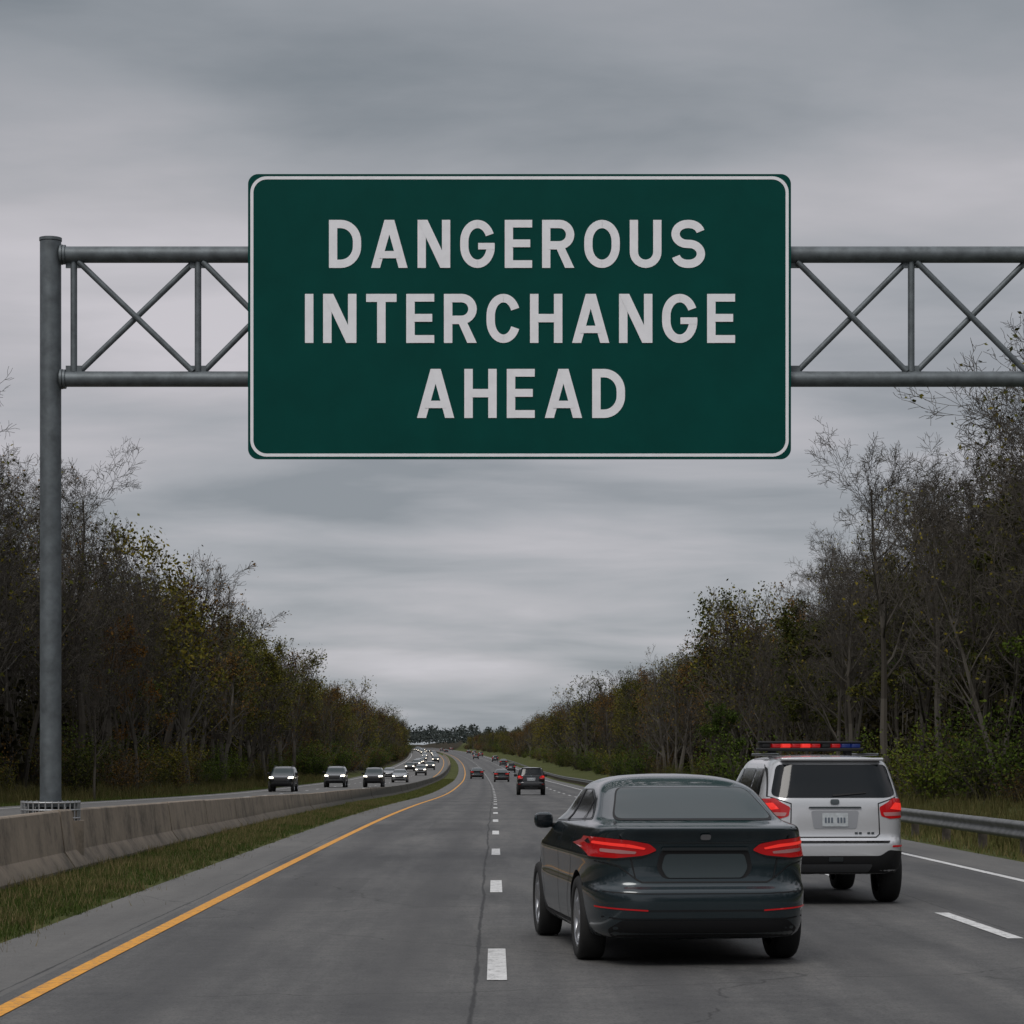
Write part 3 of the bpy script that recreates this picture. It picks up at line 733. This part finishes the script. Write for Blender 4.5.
for sgn in (1,-1):
    suv.patch('cladding',[(.06,.34),(.5,.34),(.5,.60),(.06,.60)],'x',sgn,.006,M['black'],r=.01)
    suv.patch('sill_cladding',[(1.33,.34),(3.17,.34),(3.17,.52),(1.33,.52)],'x',sgn,.006,M['black'],r=.01)
    suv.seam('door_seam_1',[(1.16,1.55),(1.16,1.0),(1.35,.80),(1.38,.52)],'x',sgn); suv.seam('door_seam_2',[(2.06,1.55),(2.07,.52)],'x',sgn); suv.seam('door_seam_3',[(3.15,1.13),(3.15,.52)],'x',sgn)
    suv.rbox('mirror',(sgn*.93,2.95,1.2),(.2,.12,.16),M['black'],.04)
    suv.rbox('roof_rail',(sgn*.57,1.45,1.69),(.035,1.9,.03),M['dchrome'],.012)
suv.rbox('rear_spoiler',(0,.30,1.635),(1.16,.16,.035),M['paint'],.014)
suv.sym('headlamp',[(.48,.88),(.80,.90),(.80,1.0),(.50,.98)],.008,M['head'],'y',-1,r=.02)
suv.patch('grille',[(-.42,.68),(.42,.68),(.42,.96),(-.42,.96)],'y',-1,.006,M['black'],r=.03); suv.patch('lower_grille',[(-.7,.36),(.7,.36),(.7,.55),(-.7,.55)],'y',-1,.006,M['black'],r=.03)
suv.raw('underbody',[(-.7,.3,.37),(.7,.3,.37),(.7,4.2,.37),(-.7,4.2,.37)],[(0,3,2,1)],M['black'])
sedfar=sed.joined({'headlamp_lit':M['headfar']}); suvfar=suv.joined({'headlamp_lit':M['headfar']})
# light bar
yb=1.7; zb_=1.775
suv.rbox('light_bar_base',(0,yb,zb_-.025),(1.24,.27,.04),M['black'],.015)
suv.rbox('light_bar_top',(0,yb,zb_+.058),(1.20,.25,.03),M['black'],.012)
for i in range(10):
    x=-.53+i*.118; m=[M['black'],M['red'],M['redlit'],M['red'],M['redlit'],M['red'],M['black'],M['red'],M['bluelit'],M['bluelit']][i]
    suv.rbox(f'light_module_{i+1}',(x,yb,zb_+.02),(.105,.23,.052),m,.014)
for sgn in (1,-1): suv.rbox('light_bar_foot',(sgn*.45,yb,zb_-.07),(.08,.18,.07),M['black'],.012)
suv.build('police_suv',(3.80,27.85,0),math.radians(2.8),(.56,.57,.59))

# ---- traffic
def far(me,name,xr,d,col,face=1,s=1):
    o=add_obj(name,me,None,(xr+gcx(d),d,gz(d)),(0,0,0 if face>0 else math.pi),(s,s,s)); 
    if face<0: o.location.y+=2
    sl_=(gz(d+3)-gz(d-3))/6; o.rotation_euler[0]=math.atan(sl_)*face
    o.color=(*col,1); return o
BL=(.02,.022,.025); GR=(.09,.095,.10); WH=(.45,.46,.48); SV=(.24,.25,.26); RD=(.12,.02,.02); BU=(.03,.05,.09)
far(suvfar,'suv_car',2.35,160,BL,1,1.06); far(sedfar,'sedan_car',1.35,290,BL); far(sedfar,'sedan_car',-1.5,335,BL); far(suvfar,'suv_car',4.6,430,BL)
rng=random.Random(3)
for d in range(560,1400,95): 
    me=rng.choice([sedfar,suvfar]); far(me,'sedan_car' if me is sedfar else 'suv_car',rng.choice([-1.6,2.2,5.8]),d+rng.uniform(-10,10),rng.choice([BL,GR,BL,RD]))
for (x,d,me,c,s_) in ((-15.7,187,suvfar,BL,1.12),(-14.0,224,suvfar,GR,1.12),(-10.7,226,suvfar,BL,1.05),(-10.2,283,sedfar,SV,1),(-13.4,340,sedfar,SV,1),(-10.0,385,suvfar,SV,1)):
    far(me,'sedan_car' if me is sedfar else 'suv_car',x,d,c,-1,s_)
d=450
while d<1450:
    lx=rng.choice([-9.8,-13.2]); me=rng.choice([sedfar,suvfar]); far(me,'sedan_car' if me is sedfar else 'suv_car',lx,d+rng.uniform(-9,9),rng.choice([BL,GR,SV,SV,BL,BU]),-1)
    d+=rng.uniform(28,44)

# ------------------------------------------------------------------ trees
def norm(v):
    l=math.sqrt(v[0]**2+v[1]**2+v[2]**2) or 1; return (v[0]/l,v[1]/l,v[2]/l)
def gen_tree(seed,H=15,spread=1.0,fork=False,dens=1.0,maxlev=4,t0c=.25):
    rg=random.Random(seed); segs=[];tips=[]
    NS=[9,6,4,3,2]; wob=[.06,.12,.17,.25,.3]; trop=[.05,.12,.09,.05,.02]
    nch=[0,5.5*dens,5*dens,4.0,0]
    def perp(d):
        while True:
            r=(rg.gauss(0,1),rg.gauss(0,1),rg.gauss(0,1)); k=r[0]*d[0]+r[1]*d[1]+r[2]*d[2]
            r=(r[0]-k*d[0],r[1]-k*d[1],r[2]-k*d[2]); 
            if abs(r[0])+abs(r[1])+abs(r[2])>.1: return norm(r)
    def grow(p,d,L,r,lev):
        n=NS[lev]; st=L/n
        for i in range(n):
            d=norm((d[0]+rg.gauss(0,wob[lev]),d[1]+rg.gauss(0,wob[lev]),d[2]+rg.gauss(0,wob[lev])+trop[lev]))
            q=(p[0]+d[0]*st,p[1]+d[1]*st,p[2]+d[2]*st); t0=i/n; t1=(i+1)/n
            r0=max(.007,r*(1-.85*t0)); r1=max(.007,r*(1-.85*t1)); segs.append((*p,*q,r0,r1))
            if lev==0: c=0 if t1<t0c else (2 if t1<.45 else (3 if t1<.85 else 4))
            elif lev<maxlev: 
                c=nch[lev]/(n-1) if i>0 else 0; c=int(c)+(rg.random()<c-int(c))
            else: c=0
            for _ in range(c):
                pe=perp(d); a=math.radians(rg.uniform(30,58) if lev==0 else rg.uniform(24,54))
                nd=norm((d[0]*math.cos(a)+pe[0]*math.sin(a),d[1]*math.cos(a)+pe[1]*math.sin(a),d[2]*math.cos(a)+pe[2]*math.sin(a)))
                if lev==0: l2=H*.40*spread*(1.0-.45*t1)*rg.uniform(.7,1.15)
                else: l2=L*rg.uniform(.38,.62)*(1.15-.5*t1)
                if lev==3: l2=max(l2,.35)
                k=rg.random()
                o=(p[0]+(q[0]-p[0])*k,p[1]+(q[1]-p[1])*k,p[2]+(q[2]-p[2])*k)
                grow(o,nd,l2,r1*(.5 if lev==0 else .55),lev+1)
            p=q
            if lev>=3 or lev==maxlev: tips.append(p)
    H0=H*.86
    if fork:
        for s_ in (-1,1): grow((0,0,0),norm((s_*.2,rg.uniform(-.12,.12),1)),H0*.93,H*.010,0)
    else: grow((0,0,0),(rg.uniform(-.04,.04),0,1),H0,H*.013,0)
    return np.array(segs),np.array(tips)
def prisms(segs,nside):
    P=segs[:,:3];Q=segs[:,3:6];r0=segs[:,6:7];r1=segs[:,7:8]
    A=Q-P; A/=np.linalg.norm(A,axis=1,keepdims=True)+1e-9
    ref=np.where(np.abs(A[:,2:3])<.9,np.array([[0,0,1.0]]),np.array([[1.0,0,0]])); U=np.cross(A,ref); U/=np.linalg.norm(U,axis=1,keepdims=True)+1e-9; W=np.cross(A,U)
    Vs=[]
    for base,r in ((P,r0),(Q,r1)):
        for k in range(nside):
            th=2*math.pi*k/nside; Vs.append(base+U*math.cos(th)*r+W*math.sin(th)*r)
    V=np.stack(Vs,1).reshape(-1,3); N=len(segs); b_=(np.arange(N)*2*nside)[:,None]
    F=np.concatenate([b_+np.array([[k,(k+1)%nside,nside+(k+1)%nside,nside+k]]) for k in range(nside)],0)
    return V,F
def leaves(nr,pts,n,size,jit):
    if n==0 or len(pts)==0: return np.zeros((0,3)),np.zeros((0,4),int)
    c=pts[nr.integers(0,len(pts),n)]+nr.normal(0,jit,(n,3)); a=nr.normal(0,1,(n,3)); a/=np.linalg.norm(a,axis=1,keepdims=True)
    b_=np.cross(a,nr.normal(0,1,(n,3))); b_/=np.linalg.norm(b_,axis=1,keepdims=True); s=nr.uniform(.6,1.3,(n,1))*size/2
    V=np.stack([c-a*s,c+b_*s*.6,c+a*s,c-b_*s*.6],1).reshape(-1,3); F=np.arange(n*4).reshape(-1,4); return V,F
def tree_mesh(name,seed,H,leafn,leafm,size=.17,bark='bark',spread=1.0,fork=False,dens=1.0,keep=.5,thin=1.0,maxlev=4,jit=.16,t0c=.25):
    segs,tips=gen_tree(seed,H,spread,fork,dens,maxlev,t0c)
    segs[:,6:8]*=thin
    big=segs[:,6]>.035*thin; V1,F1=prisms(segs[big],6); V2,F2=prisms(segs[~big],3)
    nr=np.random.default_rng(seed)
    cell=np.floor(tips/1.3).astype(int); hsh=((cell[:,0]*73856093)^(cell[:,1]*19349663)^(cell[:,2]*83492791))%1000/1000.0
    tp=tips[hsh<keep]; V3,F3=leaves(nr,tp,leafn,size,jit)
    V=np.concatenate([V1,V2,V3]); F=np.concatenate([F1,F2+len(V1),F3+len(V1)+len(V2)])
    mi=[0]*(len(F1)+len(F2))+[1]*len(F3)
    return mk_mesh(name,V,F,[M[bark],M[leafm]],False,midx=mi)
def shrub_mesh(name,seed,leafn,leafm,H=2.6):
    rg=random.Random(seed); segs=[];tips=[]
    for _ in range(34):
        a=rg.uniform(0,6.28); p=(rg.gauss(0,.3),rg.gauss(0,.3),-.1); d=norm((math.cos(a)*rg.uniform(.1,.9),math.sin(a)*rg.uniform(.1,.9),1)); L=H*rg.uniform(.4,1.15)
        for i in range(5):
            d=norm((d[0]+rg.gauss(0,.2),d[1]+rg.gauss(0,.2),d[2]+rg.gauss(0,.1))); q=tuple(p[k]+d[k]*L/5 for k in range(3)); segs.append((*p,*q,.022*(1-i/6),.022*(1-(i+1)/6)))
            for _2 in range(3):
                e=norm((d[0]+rg.gauss(0,.8),d[1]+rg.gauss(0,.8),d[2]+rg.gauss(0,.6))); l=rg.uniform(.25,.7); s_=tuple(q[k]+e[k]*l for k in range(3)); segs.append((*q,*s_,.009,.005)); tips.append(s_)
            p=q
    segs=np.array(segs);tips=np.array(tips); V1,F1=prisms(segs,3); V3,F3=leaves(np.random.default_rng(seed),tips,leafn,.13,.17)
    return mk_mesh(name,np.concatenate([V1,V3]),np.concatenate([F1,F3+len(V1)]),[M['bark'],M[leafm]],False,midx=[0]*len(F1)+[1]*len(F3))
bare=[tree_mesh('bare_a',11,15,300,'leaf_brown',spread=1.0),tree_mesh('bare_b',12,14,700,'leaf_olive',fork=True),tree_mesh('bare_c',13,15.5,0,'leaf_brown',spread=.95,t0c=.35),tree_mesh('bare_d',14,14,700,'leaf_olive',spread=1.15,keep=.4),tree_mesh('bare_e',15,15,150,'leaf_olive',fork=True,spread=.95,t0c=.35)]
leafy=[tree_mesh('leafy_a',21,12,5000,'leaf_olive',.2,keep=.65,dens=.8),tree_mesh('leafy_b',22,13,3600,'leaf_orange',.19,keep=.5,dens=.8),tree_mesh('leafy_c',23,11,5500,'leaf_green',.2,keep=.7,spread=1.1,dens=.8),tree_mesh('leafy_d',24,14,3500,'leaf_olive',.18,keep=.45,dens=.9)]
mid=[tree_mesh('mid_a',51,15,400,'leaf_brown',.22,maxlev=3,thin=1.5,jit=.3,dens=1.15),tree_mesh('mid_b',52,14,1300,'leaf_olive',.24,maxlev=3,thin=1.5,jit=.3,fork=True,dens=1.1),tree_mesh('mid_c',53,15,200,'leaf_brown',.22,maxlev=3,thin=1.5,jit=.3,dens=1.25),tree_mesh('mid_d',54,14,2400,'leaf_olive',.26,maxlev=3,thin=1.5,jit=.35,keep=.6),tree_mesh('mid_e',55,14,1200,'leaf_brown',.24,maxlev=3,thin=1.5,jit=.35,keep=.4)]
farm=[tree_mesh('far_a',41,14,600,'leaf_brown',.35,dens=.8,maxlev=3,thin=2.4,jit=.5),tree_mesh('far_b',42,13,1200,'leaf_olive',.4,dens=.8,maxlev=3,thin=2.4,jit=.5,fork=True),tree_mesh('far_c',43,15,400,'leaf_olive',.35,dens=.9,maxlev=3,thin=2.4,jit=.5)]
shr=[shrub_mesh('shrub_a',31,2400,'leaf_olive'),shrub_mesh('shrub_b',32,1300,'leaf_brown'),shrub_mesh('shrub_c',33,2800,'leaf_green'),shrub_mesh('shrub_d',34,700,'leaf_olive')]
def thicket(name,seed):
    nr=np.random.default_rng(seed); N=3600
    x=nr.uniform(-3,3,N); y=nr.uniform(-8,8,N); top=4.6+1.6*np.sin(y*.9+seed)+1.1*np.sin(y*2.3+x); z_=nr.random(N)**.9*top
    V3,F3=leaves(nr,np.stack([x,y,z_],1),N,.45,.2)
    n=140; px=nr.uniform(-3,3,n); py=nr.uniform(-8,8,n); hh=nr.uniform(3,8,n)
    S=np.stack([px,py,np.full(n,-.3),px+nr.normal(0,.5,n),py+nr.normal(0,.5,n),hh,np.full(n,.05),np.full(n,.012)],1); V1,F1=prisms(S,3)
    return mk_mesh(name,np.concatenate([V1,V3]),np.concatenate([F1,F3+len(V1)]),[M['bark'],M['leaf_dark']],False,midx=[0]*len(F1)+[1]*len(F3))
thk=[thicket('thicket_a',61),thicket('thicket_b',62)]
def lat_z(x): return float(np.interp(x,gxs,gzs))
forest=empty('distant_forest')
rg=random.Random(99)
def place(me,name,xr,d,sc,top):
    o=add_obj(name,me,None if top else forest,(xr+gcx(d),d,gz(d)+lat_z(xr)-.1),(rg.gauss(0,.03),rg.gauss(0,.03),rg.uniform(0,6.28)),(sc*rg.uniform(.9,1.1),sc*rg.uniform(.9,1.1),sc)); return o
def belt(side,X0,d0,d1,hfun):
    d=d0; ph=rg.uniform(0,6); xf=lambda d: interp(d,*X0)
    while d<d1:
        xx=xf(d)
        rows=4 if d<180 else 3
        stepd=4.2 if d<240 else (5.0 if d<500 else 10)
        var=1+.09*math.sin(d/11+ph)+.07*math.sin(d/4.7)
        for r in range(rows):
            depth=r*4.5+rg.uniform(0,4.0)+(.5 if r==0 else 0)
            xr=side*(xx+depth); dd=d+rg.uniform(-2.5,2.5)
            u_=rg.random(); hs=hfun(d)*rg.uniform(.72,1.06)*(1.0 if r>1 else .93)*var-max(0,lat_z(xr)-.5)*.6
            if d>450: place(rg.choice(farm),'bare_tree',xr,dd,hs/13.5,False); continue
            lf=.26 if r<2 else .08
            if d>190 : me=rg.choice(mid[:3]) if (r>1 and rg.random()<.7) else rg.choice(mid); nm='bare_tree'; s_=hs/14
            elif u_<lf: me=rg.choice([leafy[0],leafy[2],leafy[3],leafy[3]]); nm='autumn_tree'; s_=hs*.78/12.5
            else: me=rg.choice(bare); nm='bare_tree'; s_=hs/14
            place(me,nm,xr,dd,s_,(d<175 and r<2))
        if rg.random()<.8:
            for _ in range(2):
                xr=side*(xx-1.0+rg.uniform(0,8)); s_=rg.uniform(.5,1.35)*(1 if d<300 else 1.4); place(rg.choice(shr),'shrub',xr,d+rg.uniform(-2,2),s_,(d<150))
        d+=stepd
    d=d0-6
    while d<min(d1,1100):
        for off in (7,13.5):
            o=place(rg.choice(thk),'thicket',side*(xf(d)+off+rg.uniform(-1,1)),d,1.0,False); o.rotation_euler=(0,0,rg.choice([0,math.pi])+rg.uniform(-.1,.1)); s_=rg.uniform(.8,1.1); o.scale=(1.1,1.15,s_)
        d+=15
belt(-1,([300,900],[24.0,20.5]),92,1500,lambda d: interp(d,[80,120,170,230,300,360,600,1200],[20,20,18.8,17.8,16.2,14.8,12.8,13]))
belt(1,([860,1400],[19.5,19.5]),70,1500,lambda d: interp(d,[60,95,130,175,345,600,800,950,1500],[18.2,18.4,17.4,15.4,14.4,13.8,13,9.5,7.5]))
for side,x0 in ((-1,24),(1,20)):
    d=-95
    while d<86:
        if not(side>0 and d>62):
            for r in range(2): place(rg.choice(farm),'bare_tree',side*(x0+r*6+rg.uniform(0,4)),d+rg.uniform(-3,3),rg.uniform(.9,1.15),False)
            o=place(thk[0],'thicket',side*(x0+9),d,1,False); o.rotation_euler=(0,0,0)
        d+=12
# individual trees read off the photograph
place(leafy[1],'autumn_tree',-23.2,162,.84,True)
place(leafy[0],'autumn_tree',-22.6,250,1.12,True)
place(bare[2],'tall_bare_tree',18.4,117,1.12,True)
place(leafy[2],'green_tree',16.0,168,.56,True); place(shr[2],'green_shrub',15.4,160,1.5,True)
place(leafy[0],'autumn_tree',18.6,150,.92,True)
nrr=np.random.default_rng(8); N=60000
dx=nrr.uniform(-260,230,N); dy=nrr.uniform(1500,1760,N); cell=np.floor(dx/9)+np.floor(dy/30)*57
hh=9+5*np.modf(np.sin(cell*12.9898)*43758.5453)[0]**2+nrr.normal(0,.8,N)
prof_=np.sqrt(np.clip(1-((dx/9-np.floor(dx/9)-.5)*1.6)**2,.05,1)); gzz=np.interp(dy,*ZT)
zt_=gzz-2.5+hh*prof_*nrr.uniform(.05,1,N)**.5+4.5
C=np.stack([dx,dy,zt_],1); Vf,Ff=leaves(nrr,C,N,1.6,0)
add_obj('far_woodland_canopy',mk_mesh('far_woodland_canopy',Vf,Ff,[M['haze_leaf']]),forest)
place(bare[2],'sapling_tree',-20.2,126,.42,True)

# ------------------------------------------------------------------ grass blades
def blades(name,nr,n,xf,d0,d1,hmin,hmax,wd,m,bias=1.0,clump=0):
    u=nr.random(n)**bias; d=d0+(d1-d0)*u; xa,xb=xf
    x=nr.uniform(xa,xb,n)
    if clump:
        cxn=nr.uniform(xa,xb,clump); cdn=d0+(d1-d0)*nr.random(clump)**bias; idx=nr.integers(0,clump,n); s_=nr.uniform(.1,.35,clump)[idx]
        x=cxn[idx]+nr.normal(0,1,n)*s_; d=cdn[idx]+nr.normal(0,1,n)*s_*1.5
    x=x+0.06*np.sin(d*1.7)+.05*np.sin(d*4.1)
    gzv=np.interp(d,*ZT)+np.interp(x,gxs,gzs); c=np.where(d>120,-2e-5*(d-120)**2,0)
    h_=nr.uniform(hmin,hmax,n)*(.6+.8*nr.random(n)); th=nr.uniform(0,6.28,n); ln=nr.uniform(.1,.6,n)*h_; la=nr.uniform(0,6.28,n)
    w_=nr.uniform(.6,1.3,n)*wd
    b0=np.stack([x+c-np.cos(th)*w_,d-np.sin(th)*w_,gzv-.01],1); b1=np.stack([x+c+np.cos(th)*w_,d+np.sin(th)*w_,gzv-.01],1)
    tp=np.stack([x+c+np.cos(la)*ln,d+np.sin(la)*ln,gzv+h_],1)
    V=np.stack([b0,b1,tp],1).reshape(-1,3); F=np.arange(3*n).reshape(-1,3)
    return add_obj(name,mk_mesh(name,V,F,[m]),gp)
gp=empty('grass')
nr=np.random.default_rng(5)
blades('median_grass',nr,80000,(-6.06,-4.42),20,110,.025,.07,.006,M['blade'],1.7)
blades('median_grass_tufts',nr,20000,(-6.0,-4.5),20,110,.05,.14,.006,M['dry'],1.6,450)
blades('median_grass_far',nr,20000,(-6.06,-4.42),100,330,.05,.10,.02,M['blade'],1.4)
blades('verge_grass_right',nr,60000,(8.5,20),38,200,.08,.2,.012,M['blade'],1.5)
blades('verge_weeds_right',nr,32000,(9.8,20),40,200,.25,.8,.012,M['dry'],1.5,1000)
blades('verge_grass_left',nr,40000,(-25,-19.05),85,330,.08,.2,.018,M['blade'],1.4)
blades('verge_weeds_left',nr,16000,(-25,-20.5),85,330,.3,.8,.018,M['dry'],1.4,700)

# ------------------------------------------------------------------ camera
cd=bpy.data.cameras.new('camera'); cam=bpy.data.objects.new('camera',cd); COL.objects.link(cam); scene.camera=cam
cam.location=(0,0,CH); cam.rotation_euler=(math.radians(90),0,0)
cd.sensor_width=36; cd.lens=FPX/1024*36; cd.shift_x=(512-VX)/1024; cd.shift_y=(HY-512)/1024; cd.clip_end=6000; cd.clip_start=.1
